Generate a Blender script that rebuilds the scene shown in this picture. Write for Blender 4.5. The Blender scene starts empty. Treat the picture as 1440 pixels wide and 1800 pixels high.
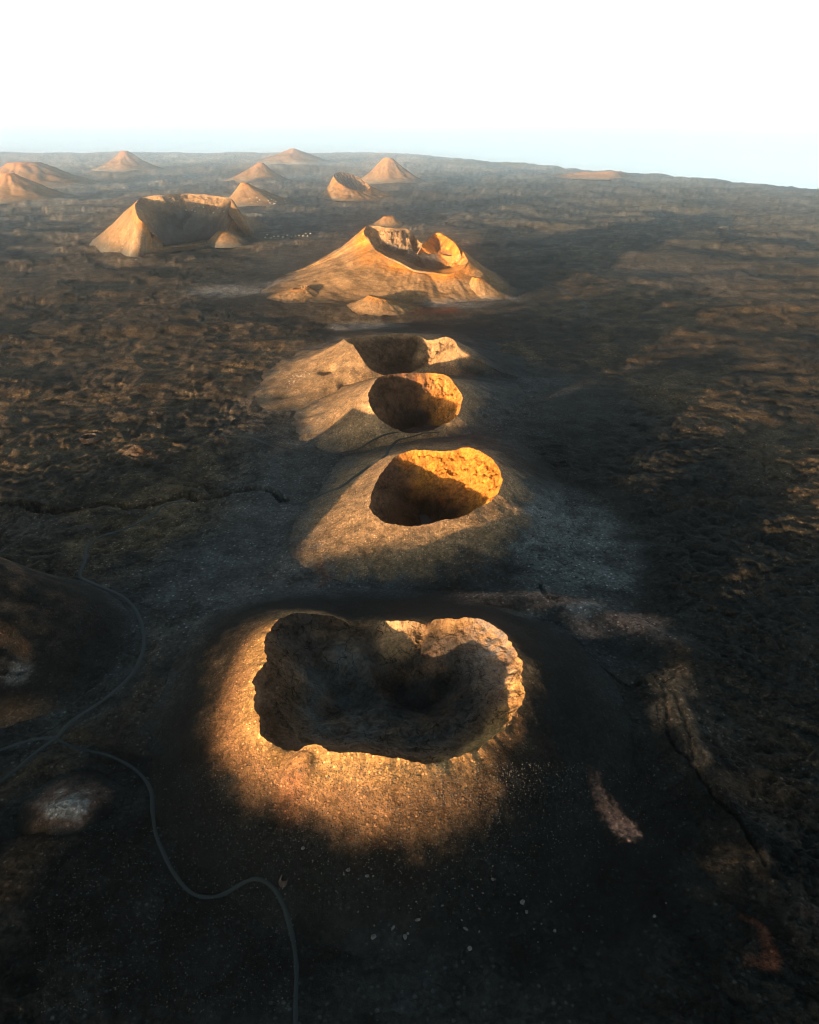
import bpy, math, random
import numpy as np
from mathutils import Vector, Euler

random.seed(7)
np.random.seed(7)
R = math.radians
sc = bpy.context.scene
COL = sc.collection

# ----------------------------------------------------------------- camera
H, PITCH, F = 300.0, R(27.2), 1334.0          # height over the plain, tilt down, focal length in photo pixels
cam = bpy.data.cameras.new('camera')
cam.sensor_fit = 'VERTICAL'
cam.sensor_height = 24.0
cam.lens = 24.0 * F / 1800.0
cam.clip_start, cam.clip_end = 1.0, 200000.0
camo = bpy.data.objects.new('camera', cam)
camo.location = (0, 0, H)
camo.rotation_euler = (math.pi / 2 - PITCH, 0, 0)
COL.objects.link(camo)
sc.camera = camo

# ----------------------------------------------------------------- light
SUN_AZ, SUN_EL = R(48.0), R(3.2)               # direction the light travels over the ground (from +x), height of the sun
w = bpy.data.worlds.new('World')
sc.world = w
w.use_nodes = True
nt = w.node_tree
nt.nodes.clear()
sky = nt.nodes.new('ShaderNodeTexSky')
sky.sky_type = 'NISHITA'
sky.sun_disc = False
sky.sun_elevation = SUN_EL
sky.sun_rotation = math.atan2(-math.cos(SUN_AZ), -math.sin(SUN_AZ))
sky.altitude = 300
sky.air_density = 1.0
sky.dust_density = 1.0
sky.ozone_density = 1.0
bg = nt.nodes.new('ShaderNodeBackground')
bg.inputs['Strength'].default_value = 0.05
wo = nt.nodes.new('ShaderNodeOutputWorld')
tint = nt.nodes.new('ShaderNodeMix'); tint.data_type = 'RGBA'; tint.blend_type = 'MULTIPLY'
tint.inputs['Factor'].default_value = 1.0
tint.inputs['B'].default_value = (.34, .51, .58, 1)           # the photograph's cool white balance
nt.links.new(sky.outputs[0], tint.inputs['A'])
# thin bright haze that whitens the lowest part of the sky all the way round
geo_ = nt.nodes.new('ShaderNodeTexCoord')
sep = nt.nodes.new('ShaderNodeSeparateXYZ')
nt.links.new(geo_.outputs['Generated'], sep.inputs[0])
ramp = nt.nodes.new('ShaderNodeValToRGB')
ramp.color_ramp.interpolation = 'LINEAR'
els = ramp.color_ramp.elements
els[0].position, els[0].color = 0.0, (3.7, 3.15, 3.0, 1)
els[1].position, els[1].color = 0.50, (0.0, 0.0, 0.0, 1)
for p_, c_ in ((.02, (4.4, 3.9, 3.8, 1)), (.055, (6.0, 5.8, 5.8, 1)), (.14, (10.5, 11.2, 11.8, 1)), (.26, (.9, 1.2, 1.4, 1))):
    e_ = els.new(p_); e_.color = c_
nt.links.new(sep.outputs['Z'], ramp.inputs[0])
cl = nt.nodes.new('ShaderNodeTexNoise')
cl.inputs['Scale'].default_value = 3.0; cl.inputs['Detail'].default_value = 5
mp = nt.nodes.new('ShaderNodeMapping'); mp.inputs['Scale'].default_value = (1, 1, 16)
nt.links.new(geo_.outputs['Generated'], mp.inputs[0]); nt.links.new(mp.outputs[0], cl.inputs['Vector'])
cr = nt.nodes.new('ShaderNodeMapRange')
cr.inputs[1].default_value, cr.inputs[2].default_value, cr.inputs[3].default_value, cr.inputs[4].default_value = .35, .65, .86, 1.14
nt.links.new(cl.outputs['Fac'], cr.inputs[0])
vm = nt.nodes.new('ShaderNodeVectorMath'); vm.operation = 'SCALE'
nt.links.new(ramp.outputs[0], vm.inputs[0]); nt.links.new(cr.outputs[0], vm.inputs['Scale'])
ad = nt.nodes.new('ShaderNodeVectorMath'); ad.operation = 'ADD'
nt.links.new(tint.outputs['Result'], ad.inputs[0]); nt.links.new(vm.outputs[0], ad.inputs[1])
nt.links.new(ad.outputs[0], bg.inputs[0])
nt.links.new(bg.outputs[0], wo.inputs[0])

sun = bpy.data.lights.new('sun', 'SUN')
sun.energy = 5.0
sun.angle = R(0.5)
sun.color = (1.0, 0.66, 0.36)
suno = bpy.data.objects.new('sun', sun)
suno.rotation_euler = Vector((math.cos(SUN_AZ) * math.cos(SUN_EL), math.sin(SUN_AZ) * math.cos(SUN_EL), -math.sin(SUN_EL))).to_track_quat('-Z', 'Y').to_euler()
COL.objects.link(suno)

vs = sc.view_settings
vs.view_transform = 'Standard'
vs.look = 'None'
vs.gamma = 1.0
vs.exposure = 2.7
vs.use_curve_mapping = False
sc.cycles.use_denoising = True
sc.cycles.use_adaptive_sampling = False
sc.cycles.sample_clamp_indirect = 2.0
sc.cycles.pixel_filter_type = 'BLACKMAN_HARRIS'
sc.cycles.filter_width = 1.1
sc.cycles.max_bounces = 4
sc.cycles.diffuse_bounces = 2
sc.cycles.volume_bounces = 2

# ----------------------------------------------------------------- tools
CP, SP = math.cos(PITCH), math.sin(PITCH)


def P(px, py, z=0.0):
    """the place on the level z that is seen at photo position (px, py)"""
    dx = (np.asarray(px, float) - 720) / F
    dy = -(np.asarray(py, float) - 900) / F
    x, y, zz = dx, dy * SP + CP, dy * CP - SP
    t = (z - H) / zz
    return x * t, y * t


def hash2(ix, iy, seed):
    h = (ix.astype(np.int64) * 374761393 + iy.astype(np.int64) * 668265263 + seed * 974711) & 0xFFFFFFFF
    h = ((h ^ (h >> 13)) * 1274126177) & 0xFFFFFFFF
    h = (h ^ (h >> 16)) & 0xFFFF
    return h


_ang = np.arange(65536) / 65536.0 * 2 * np.pi
_GX, _GY = np.cos(_ang).astype(np.float32), np.sin(_ang).astype(np.float32)


def gnoise(x, y, seed=0):
    """gradient noise, about -0.7..0.7"""
    fx, fy = np.floor(x), np.floor(y)
    ix, iy = fx.astype(np.int64), fy.astype(np.int64)
    u, v = (x - fx).astype(np.float32), (y - fy).astype(np.float32)
    su, sv = u * u * u * (u * (u * 6 - 15) + 10), v * v * v * (v * (v * 6 - 15) + 10)
    out = 0
    for a in (0, 1):
        for b in (0, 1):
            h = hash2(ix + a, iy + b, seed)
            d = _GX[h] * (u - a) + _GY[h] * (v - b)
            out = out + d * (su if a else 1 - su) * (sv if b else 1 - sv)
    return out


def fbm(x, y, oct=4, seed=0, gain=0.5, ridged=False, fade=None, wl=1.0):
    """sum of octaves; fade(wavelength) drops octaves too fine for the grid"""
    s, a = 0, 1.0
    c, sn = 0.8, 0.6
    for i in range(oct):
        n = gnoise(x, y, seed + i * 17)
        if ridged:
            n = 0.5 - np.abs(n) * 1.7
        if fade is not None:
            n = n * fade(wl * 0.5 ** i)
        s = s + a * n
        x, y = (x * c - y * sn) * 2.03 + 5.1, (x * sn + y * c) * 2.03 - 3.7
        a *= gain
    return s


def sstep(a, b, x):
    t = np.clip((x - a) / (b - a), 0, 1)
    return t * t * (3 - 2 * t)


def softmax(a, b, k):
    m = np.maximum(a, b)
    return m + k * np.log1p(np.exp(-np.abs(a - b) / k))


def seg_dist(x, y, pts):
    """distance to an open polyline"""
    d = np.full(x.shape, 1e9)
    for (x0, y0), (x1, y1) in zip(pts[:-1], pts[1:]):
        vx, vy = x1 - x0, y1 - y0
        t = np.clip(((x - x0) * vx + (y - y0) * vy) / (vx * vx + vy * vy + 1e-9), 0, 1)
        d = np.minimum(d, np.hypot(x - x0 - t * vx, y - y0 - t * vy))
    return d


def spline(pts, n, closed=False):
    """Catmull-Rom through pts, n samples even in length"""
    p = np.asarray(pts, float)
    m = len(p)
    idx = range(m) if closed else range(m - 1)
    out = []
    for i in idx:
        if closed:
            p0, p1, p2, p3 = p[i - 1], p[i], p[(i + 1) % m], p[(i + 2) % m]
        else:
            p0, p1, p2, p3 = p[max(i - 1, 0)], p[i], p[i + 1], p[min(i + 2, m - 1)]
        t = np.linspace(0, 1, 24, endpoint=False)[:, None]
        out.append(0.5 * (2 * p1 + (p2 - p0) * t + (2 * p0 - 5 * p1 + 4 * p2 - p3) * t ** 2 + (3 * p1 - p0 - 3 * p2 + p3) * t ** 3))
    out.append(p[:1] if closed else p[-1:])
    q = np.concatenate(out)
    L = np.concatenate([[0], np.cumsum(np.hypot(*np.diff(q[:, :2], axis=0).T))])
    s = np.linspace(0, L[-1], n, endpoint=not closed)
    return np.stack([np.interp(s, L, q[:, k]) for k in range(q.shape[1])], 1)


def grid_mesh(name, X, Y, Z, col, mat, parent=None, wrap=False, keep=None, origin=(0, 0, 0)):
    r, c = X.shape
    me = bpy.data.meshes.new(name)
    co = np.stack([X - origin[0], Y - origin[1], Z - origin[2]], -1).reshape(-1, 3).astype(np.float32)
    idx = np.arange(r * c).reshape(r, c)
    if wrap:
        idx = np.concatenate([idx, idx[:, :1]], 1)
    q = np.stack([idx[:-1, :-1], idx[:-1, 1:], idx[1:, 1:], idx[1:, :-1]], -1).reshape(-1, 4)
    if keep is not None:
        q = q[keep.reshape(-1)]
    me.vertices.add(len(co))
    me.vertices.foreach_set('co', co.ravel())
    me.loops.add(q.size)
    me.loops.foreach_set('vertex_index', q.ravel().astype(np.int32))
    me.polygons.add(len(q))
    me.polygons.foreach_set('loop_start', (np.arange(len(q)) * 4).astype(np.int32))
    me.polygons.foreach_set('use_smooth', np.ones(len(q), bool))
    me.update(calc_edges=True)
    if col is not None:
        at = me.color_attributes.new('rock', 'FLOAT_COLOR', 'POINT')
        at.data.foreach_set('color', np.concatenate([col.reshape(-1, 3), np.ones((r * c, 1))], 1).astype(np.float32).ravel())
    me.materials.append(mat)
    o = bpy.data.objects.new(name, me)
    o.location = origin
    if parent is not None:
        o.parent = parent
        o.location = (0, 0, 0)
    COL.objects.link(o)
    return o


def tag(o, label=None, cat=None, group=None, kind=None):
    for k, v in (('label', label), ('category', cat), ('group', group), ('kind', kind)):
        if v:
            o[k] = v
    return o


# ----------------------------------------------------------------- materials
def rock_material(name, fine=0.6, coarse=5.0, bump=0.5, contrast=0.5, rough=0.95, speck=0.0, mid=0.35, cracks=0.0, speck_size=2.0, cell=46):
    m = bpy.data.materials.new(name)
    m.use_nodes = True
    n, l = m.node_tree.nodes, m.node_tree.links
    b = n['Principled BSDF']
    b.inputs['Roughness'].default_value = rough
    b.inputs['Specular IOR Level'].default_value = 0.08
    at = n.new('ShaderNodeAttribute'); at.attribute_name = 'rock'
    geo = n.new('ShaderNodeNewGeometry')

    def noise(scale, detail=4, ro=0.6):
        t = n.new('ShaderNodeTexNoise')
        t.inputs['Scale'].default_value = scale
        t.inputs['Detail'].default_value = detail
        t.inputs['Roughness'].default_value = ro
        l.new(geo.outputs['Position'], t.inputs['Vector'])
        return t.outputs['Fac']

    def math_(op, a, bb, c=None):
        t = n.new('ShaderNodeMath'); t.operation = op
        for i, v in enumerate((a, bb) if c is None else (a, bb, c)):
            if isinstance(v, (int, float)):
                t.inputs[i].default_value = v
            else:
                l.new(v, t.inputs[i])
        return t.outputs[0]
    f1 = noise(1.0 / coarse, 9, 0.68)                    # the same roughness from metres down to gravel
    f2 = noise(1.0 / fine, 3, 0.75)
    mix = math_('ADD', math_('MULTIPLY', f1, 0.6), math_('MULTIPLY', f2, 0.4))
    mr = n.new('ShaderNodeMapRange')
    l.new(mix, mr.inputs[0])
    mr.inputs[1].default_value, mr.inputs[2].default_value = 0.34, 0.66
    mr.inputs[3].default_value, mr.inputs[4].default_value = 1 - contrast, 1 + contrast * 1.25
    val = mr.outputs[0]
    if cracks:
        di = n.new('ShaderNodeTexNoise'); di.inputs['Scale'].default_value = .05; di.inputs['Detail'].default_value = 5
        l.new(geo.outputs['Position'], di.inputs['Vector'])
        dv = n.new('ShaderNodeVectorMath'); dv.operation = 'MULTIPLY_ADD'
        l.new(di.outputs['Color'], dv.inputs[0]); dv.inputs[1].default_value = (34, 34, 34); l.new(geo.outputs['Position'], dv.inputs[2])
        vo = n.new('ShaderNodeTexVoronoi'); vo.feature = 'DISTANCE_TO_EDGE'; vo.inputs['Scale'].default_value = 1 / cell
        l.new(dv.outputs[0], vo.inputs['Vector'])
        ck = n.new('ShaderNodeMapRange')
        l.new(vo.outputs['Distance'], ck.inputs[0])
        ck.inputs[1].default_value, ck.inputs[2].default_value, ck.inputs[3].default_value, ck.inputs[4].default_value = .004, .022, 1.0, 0.0
        gate = n.new('ShaderNodeMapRange')
        l.new(noise(1 / 60, 2), gate.inputs[0])
        gate.inputs[1].default_value, gate.inputs[2].default_value = .48, .56
        crk = math_('MULTIPLY', math_('MULTIPLY', ck.outputs[0], gate.outputs[0]), cracks)
        val = math_('MULTIPLY', val, math_('SUBTRACT', 1.0, crk))
    if speck:                                            # single pale stones among the dark ones
        vo = n.new('ShaderNodeTexVoronoi')
        vo.inputs['Scale'].default_value = 1.0 / speck_size
        l.new(geo.outputs['Position'], vo.inputs['Vector'])
        sepc = n.new('ShaderNodeSeparateColor')
        l.new(vo.outputs['Color'], sepc.inputs[0])
        pick = n.new('ShaderNodeMapRange')
        l.new(sepc.outputs[0], pick.inputs[0])
        pick.inputs[1].default_value, pick.inputs[2].default_value = .62, 1.0
        sp = n.new('ShaderNodeMapRange')
        l.new(vo.outputs['Distance'], sp.inputs[0])
        sp.inputs[1].default_value, sp.inputs[2].default_value = 0.25, 0.42
        sp.inputs[3].default_value, sp.inputs[4].default_value = 1.0, 0.0
        dark = n.new('ShaderNodeMapRange')
        l.new(sepc.outputs[1], dark.inputs[0])
        dark.inputs[1].default_value, dark.inputs[2].default_value, dark.inputs[3].default_value, dark.inputs[4].default_value = .0, 1.0, .55, 1.25
        spk = math_('MULTIPLY', math_('MULTIPLY', sp.outputs[0], pick.outputs[0]), speck)
        val = math_('MULTIPLY', math_('MULTIPLY', val, dark.outputs[0]), math_('ADD', 1.0, spk))
    mul = n.new('ShaderNodeVectorMath'); mul.operation = 'SCALE'
    l.new(at.outputs['Color'], mul.inputs[0]); l.new(val, mul.inputs['Scale'])
    l.new(mul.outputs[0], b.inputs['Base Color'])
    bp = n.new('ShaderNodeBump')
    bp.inputs['Strength'].default_value = 1.0
    bp.inputs['Distance'].default_value = bump
    l.new(math_('ADD', math_('MULTIPLY', f1, coarse * mid), math_('ADD', math_('MULTIPLY', f2, fine * .6), math_('MULTIPLY', spk, .25) if speck else 0.0)), bp.inputs['Height'])
    l.new(bp.outputs[0], b.inputs['Normal'])
    return m


M_GROUND = rock_material('basalt_ground', fine=2.2, coarse=26.0, bump=1.0, contrast=0.8, mid=.16, cracks=.6, speck=2.2, speck_size=2.4)
M_FLANK = rock_material('cinder_slope', fine=1.1, coarse=16.0, bump=.8, contrast=0.6, mid=0.08, speck=1.4, speck_size=1.7)
M_CRATER = rock_material('crater_rock', fine=2.0, coarse=20.0, bump=1.0, contrast=0.9, mid=0.18, cracks=.85, cell=17)

# real albedos
ASH_BLACK = np.array((.0125, .0145, .014))
ASH_GREY = np.array((.046, .051, .051))
LAVA = np.array((.040, .034, .026))
LAVA_PALE = np.array((.155, .102, .056))
CINDER = np.array((.165, .108, .062))
TAN = np.array((.27, .165, .085))
ORANGE = np.array((.50, .195, .034))
OXIDE = np.array((.17, .055, .028))
PINK = np.array((.17, .10, .072))
PALE = np.array((.30, .27, .24))
BROWN = np.array((.125, .072, .042))


def mixc(a, b, t):
    return a * (1 - t[..., None]) + b * t[..., None]


# ----------------------------------------------------------------- plain (large relief of the ground)
def coast_x(y):
    x0, y0 = P(1440, 330)
    return x0 - .458 * (y - y0) + 140 * gnoise(y / 700, y * 0 + 3.3, 5) + 60 * gnoise(y / 200, y * 0 + 1.3, 6)


def plain(x, y):
    r = np.hypot(x, y)
    z = 5.0 * gnoise(x / 420 + 3, y / 420, 11) + 14 * gnoise(x / 1500, y / 1500 + 5, 12) * sstep(900, 3000, r)
    z = z * sstep(250, 700, r) * 0.8
    # high ground that closes the horizon on the left and in the middle
    prof = 26 * sstep(6000, 8800, y) * sstep(2600, 900, x)
    z = z + prof * (0.8 + 0.9 * gnoise(x / 900, y / 2500, 21) + .5 * gnoise(x / 230, y / 900, 22))
    # the coast drops to the sea
    c = x - coast_x(y)
    c = np.maximum(c, (y - 9300 - 500 * gnoise(x / 900, x * 0 + 7.7, 23)) * .5)
    z = z * sstep(0, -500, c) - 30 * sstep(-40, 120, c)
    return z


# ----------------------------------------------------------------- smooth ash round the chain of cones
def blob(x, y, px, py, rx, ry, soft=0.5, z=0.0):
    """1 inside an ellipse given in photo pixels round (px, py), softly to 0"""
    cx, cy = P(px, py, z)
    ex = abs(P(px + rx, py, z)[0] - cx)
    ey = 0.5 * abs(P(px, py - ry, z)[1] - P(px, py + ry, z)[1])
    d = np.hypot((x - cx) / ex, (y - cy) / ey)
    return sstep(1 + soft, 1 - soft, d)


def ash_mask(x, y):
    wx = x + 22 * gnoise(x / 60, y / 60, 31) + 8 * gnoise(x / 17, y / 17, 33)
    wy = y + 22 * gnoise(x / 60, y / 60, 32) + 8 * gnoise(x / 17, y / 17, 34)
    m = 0
    for a in ((690, 1300, 520, 420, .35), (420, 1020, 200, 100, .4), (760, 930, 290, 150, .4), (690, 760, 230, 110, .35),
              (980, 930, 150, 130, .4), (640, 670, 180, 70, .3), (560, 480, 180, 50, .5), (760, 500, 190, 45, .4),
              (1090, 1120, 150, 80, .4), (100, 1150, 190, 150, .25), (560, 860, 130, 130, .4), (120, 1420, 170, 75, .4), (900, 700, 160, 70, .5)):
        m = np.maximum(m, blob(wx, wy, *a))
    return m


FISSURE = [P(*p) for p in ((-60, 893), (0, 890), (45, 892), (90, 899), (150, 891), (200, 884), (240, 892), (290, 878), (330, 868), (350, 876), (420, 860), (465, 858), (484, 866), (498, 879))]
FISSURE = spline(FISSURE, 160)
FISSURE += np.random.normal(0, .9, FISSURE.shape)

ROADS = {
    'main': [(519, 1830), (520, 1760), (521, 1700), (515, 1650), (500, 1600), (480, 1569), (455, 1555), (430, 1557), (390, 1573), (360, 1577), (332, 1566), (306, 1535), (288, 1500), (274, 1465), (269, 1430), (267, 1395), (255, 1370), (228, 1346), (190, 1328), (150, 1318), (118, 1309), (99, 1297)],
    'west': [(99, 1297), (60, 1325), (25, 1355), (-15, 1385)],
    'cone': [(99, 1297), (70, 1298), (30, 1308), (-20, 1326)],
    'north': [(99, 1297), (118, 1276), (140, 1258), (188, 1226), (233, 1184), (252, 1142), (252, 1112), (240, 1075), (214, 1048), (172, 1030), (146, 1018), (140, 1008), (149, 985), (154, 960), (176, 943), (215, 930), (250, 915), (272, 901), (288, 886), (320, 880), (345, 878)],
}
ROADW = {'main': 4.6, 'west': 3.6, 'cone': 4.2, 'north': 4.2}
ROADS = {k: spline([P(*p) for p in v], max(40, len(v) * 9)) for k, v in ROADS.items()}


def road_mask(x, y):
    out = np.zeros(x.shape)
    near = (np.hypot(x, y) < 900) & (x < 60)
    d = np.full(int(near.sum()), 1e9)
    for v in ROADS.values():
        d = np.minimum(d, seg_dist(x[near], y[near], v[::3]))
    out[near] = sstep(11, 4, d)
    return out


# ----------------------------------------------------------------- volcanoes: traced rim and foot, real heights
class Volcano:
    def __init__(s, rim, base, floor=None, n=260, jag=0.0, centre=None, seed=1, power=1.2, spread=1.0, cliff=8.0, talus=0.75, cz=0.0, rough=.5, gully=.8,
                 flank_col=CINDER, wall_col=CINDER, floor_col=ASH_GREY, rows=(60, 50), floor_fn=None, dents=(), base_world=None, rim_world=None, wall_slope=2.0):
        s.__dict__.update(locals())
        if rim_world is None:
            pts = []
            for px, py, z in rim:
                x, y = P(px, py, z)
                pts.append((x, y, z))
        else:
            pts = rim_world
        q = spline(pts, n, closed=True)
        s.cx, s.cy = (q[:, 0].mean(), q[:, 1].mean()) if centre is None else P(*centre)
        t = np.arange(n) / n * 2 * np.pi
        K = n / 30.0
        jx = fbm(np.cos(t) * K / 6, np.sin(t) * K / 6, 5, seed, .6) * jag
        jz = fbm(np.cos(t) * K / 5 + 9, np.sin(t) * K / 5, 4, seed + 3, .6) * jag * .6
        dx, dy = q[:, 0] - s.cx, q[:, 1] - s.cy
        d = np.hypot(dx, dy)
        q[:, 0] += dx / d * jx
        q[:, 1] += dy / d * jx
        q[:, 2] += jz
        s.q = q
        kw_ = max(2, n // (15 if seed in (3, 5, 8) else 60))
        ker = np.hanning(2 * kw_ + 3)[1:-1]; ker /= ker.sum()
        s.qs = np.stack([np.convolve(np.pad(q[:, k_], kw_, mode='wrap'), ker, 'valid') for k_ in range(3)], 1)
        if base_world is None:
            bw = np.array([P(px, py, 0) for px, py in base])
        else:
            bw = np.array(base_world) if len(base_world) else np.stack([s.cx + (q[::12, 0] - s.cx) * 2.4, s.cy + (q[::12, 1] - s.cy) * 2.4], 1)
        bs = spline(bw, 400, closed=True)
        bs = np.array([s.cx, s.cy]) + (bs[:, :2] - np.array([s.cx, s.cy])) * spread
        a = np.arctan2(bs[:, 1] - s.cy, bs[:, 0] - s.cx)
        o = np.argsort(a)
        s.ba, s.br = a[o], np.hypot(bs[:, 0] - s.cx, bs[:, 1] - s.cy)[o]
        ra = np.arctan2(q[:, 1] - s.cy, q[:, 0] - s.cx)
        s.rr = np.hypot(q[:, 0] - s.cx, q[:, 1] - s.cy)
        s.rrs = np.hypot(s.qs[:, 0] - s.cx, s.qs[:, 1] - s.cy)
        s.bR = np.maximum(np.interp(ra, s.ba, s.br, period=2 * np.pi), s.rr + 6 + .6 * np.maximum(q[:, 2], 0))
        s.ra = ra
        s.bRs = np.convolve(np.pad(s.bR, kw_, mode='wrap'), ker, 'valid')
        o = np.argsort(ra)
        s.sa, s.srr, s.sz, s.sbR = ra[o], s.rr[o], q[o, 2], s.bR[o]
        s.rmax = s.bR.max()

    def u_of(s, x, y):
        """0 at the rim, 1 at the foot, negative inside the crater"""
        a = np.arctan2(y - s.cy, x - s.cx)
        r = np.hypot(x - s.cx, y - s.cy)
        rr, bR = np.interp(a, s.sa, s.srr, period=2 * np.pi), np.interp(a, s.sa, s.sbR, period=2 * np.pi)
        return (r - rr) / np.maximum(bR - rr, 1)

    def flank(s):
        u = np.linspace(0, 1, s.rows[0]) ** 1.15
        q, n = s.q, s.n
        ez = np.exp(-u[:, None] / .05)
        r0 = s.rr[None] * ez + s.rrs[None] * (1 - ez)
        t = r0 + (s.bRs[None] - r0) * u[:, None]
        X, Y = s.cx + np.cos(s.ra)[None] * t, s.cy + np.sin(s.ra)[None] * t
        base = plain(X, Y) - np.minimum(2.5, .08 * q[None, :, 2])
        U = u[:, None] * np.ones((1, n))
        ez = np.exp(-U / .07)
        rz = q[None, :, 2] * ez + s.qs[None, :, 2] * (1 - ez)
        Z = base + (rz - base[0:1]) * (1 - U) ** s.power
        g = np.sin(np.minimum(U * 1.2, 1) * np.pi)
        ang = s.ra * s.rr.mean()
        # gullies run down the slope
        gx = np.broadcast_to(np.cos(s.ra)[None] * s.rr.mean(), U.shape)
        gy = np.broadcast_to(np.sin(s.ra)[None] * s.rr.mean(), U.shape)
        sc_ = max(s.bR.mean() / 110, .3)
        Z = Z + g * s.gully * fbm(gx / (9 * sc_) + X / 90, gy / (9 * sc_) + Y / 90, 4, s.seed + 40)
        Z = Z + s.rough * sstep(0, .06, U) * sstep(1.0, .9, U) * (1.6 * max(sc_, .6) * fbm(X / (22 * sc_), Y / (22 * sc_), 6, s.seed + 50, .6))
        for px, py, pz, r, dp in s.dents:
            ax, ay = P(px, py, pz)
            Z = Z - dp * np.exp(-(np.hypot(X - ax, Y - ay) / r) ** 4)
        return X, Y, Z, U

    def crater(s):
        k = 1 - np.linspace(0, 1, s.rows[1]) ** 1.25
        q, n = s.q, s.n
        K = k[:, None] * np.ones((1, n))
        d = (1 - K) * s.rr[None]
        ez = np.exp(-d / 5.0)
        X = s.cx + (q[None, :, 0] * ez + s.qs[None, :, 0] * (1 - ez) - s.cx) * K
        Y = s.cy + (q[None, :, 1] * ez + s.qs[None, :, 1] * (1 - ez) - s.cy) * K
        ez = np.exp(-d / 8.0)
        rz = q[None, :, 2] * ez + s.qs[None, :, 2] * (1 - ez)
        cl = s.cliff * (0.7 + .8 * fbm(np.cos(s.ra)[None] * 2.5, np.sin(s.ra)[None] * 2.5, 3, s.seed + 60))
        zw = rz - np.minimum(d * s.wall_slope, cl) - np.maximum(d - cl / s.wall_slope, 0) * s.talus
        fl = s.floor if s.floor_fn is None else s.floor_fn(X, Y)
        sc_ = max(s.rr.mean() / 60, .4)
        edge = sstep(0, 3 * sc_, d)
        dep = sstep(0, 10 * sc_, d)
        zw = zw + edge * 6.0 * s.rough * sc_ * (fbm(X / (8 * sc_), Y / (8 * sc_), 6, s.seed + 70, .62)) + dep * 5 * s.rough * sc_ * fbm(X / (26 * sc_), Y / (26 * sc_), 3, s.seed + 72, .5, ridged=True)
        Z = softmax(zw, fl + dep * 1.2 * fbm(X / 7, Y / 7, 5, s.seed + 80), 2.0 * sc_)
        Z = np.where(d < 1e-6, rz, np.minimum(Z, rz + 2.0 * sc_))
        Z[0] = q[:, 2]
        return X, Y, Z, d, zw


def simple_cone(left, right, base_y, peak_x, peak_y, back=None, top=.12, seed=1, crater=0.0, tilt=0.0, **kw):
    """a cone from its outline: foot corners left/right on the row base_y, summit at (peak_x, peak_y)"""
    xl, y0 = P(left, base_y)
    xr, _ = P(right, base_y)
    r = (xr - xl) / 2
    cx, cy = (xl + xr) / 2, y0 + r * 0.9
    lift = float(plain(np.array([cx]), np.array([cy]))[0])
    # summit: at the depth of the middle
    dep = PITCH - math.atan((900 - peak_y) / F)
    z = H - cy * math.tan(dep)
    depth = cy * CP + (H - z) * SP
    px = (peak_x - 720) / F * depth
    rim = []
    for a in range(10):
        t = a / 10 * 2 * math.pi
        rim.append((px + math.cos(t) * r * top, cy + math.sin(t) * r * top, z - crater * (0.5 - .5 * math.cos(t + tilt))))
    base = [(cx + r * math.cos(t) * (1 + .12 * math.sin(3 * t + seed)), cy + r * .95 * math.sin(t) * (1 + .1 * math.cos(2 * t + seed))) for t in np.linspace(0, 2 * math.pi, 14, endpoint=False)]
    kw.setdefault('n', 90)
    kw.setdefault('rows', (34, 12))
    kw.setdefault('cliff', 1.0)
    kw.setdefault('rough', 1.1)
    kw.setdefault('power', 1.45)
    kw.setdefault('spread', 1.22)
    return Volcano(None, None, floor=z - crater - r * top * .45, base_world=base, rim_world=rim, seed=seed, **kw)


def twin_floor(x, y):
    """two pits: a wide one and a small one behind its left shoulder"""
    ax, ay = P(770, 1215, -16)
    bx, by = P(528, 1142, 4)
    cx_, cy_ = P(560, 1255, -12)
    wx = x + 7 * gnoise(x / 16, y / 16, 501) + 2.5 * gnoise(x / 5, y / 5, 502)
    wy = y + 7 * gnoise(x / 16, y / 16, 503) + 2.5 * gnoise(x / 5, y / 5, 504)
    z = 11 - 21 * np.exp(-(((wx - ax) / 36) ** 2 + ((wy - ay) / 42) ** 2) ** 2 * .8)
    z = np.minimum(z, 11 - 17 * np.exp(-(((wx - cx_) / 34) ** 2 + ((wy - cy_) / 24) ** 2) ** 1.8 * .8))
    z = np.minimum(z, 13 - 19 * np.exp(-(((wx - bx) / 17) ** 2 + ((wy - by) / 20) ** 2) ** 1.5))
    kx, ky = P(706, 1112, 20)
    z = z + 13 * np.exp(-(((wx - kx) / 13) ** 2 + ((wy - ky) / 12) ** 2) ** 2)
    z = z + 1.8 * fbm(wx / 14, wy / 14, 5, 505, .55, ridged=True)
    return z


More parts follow.
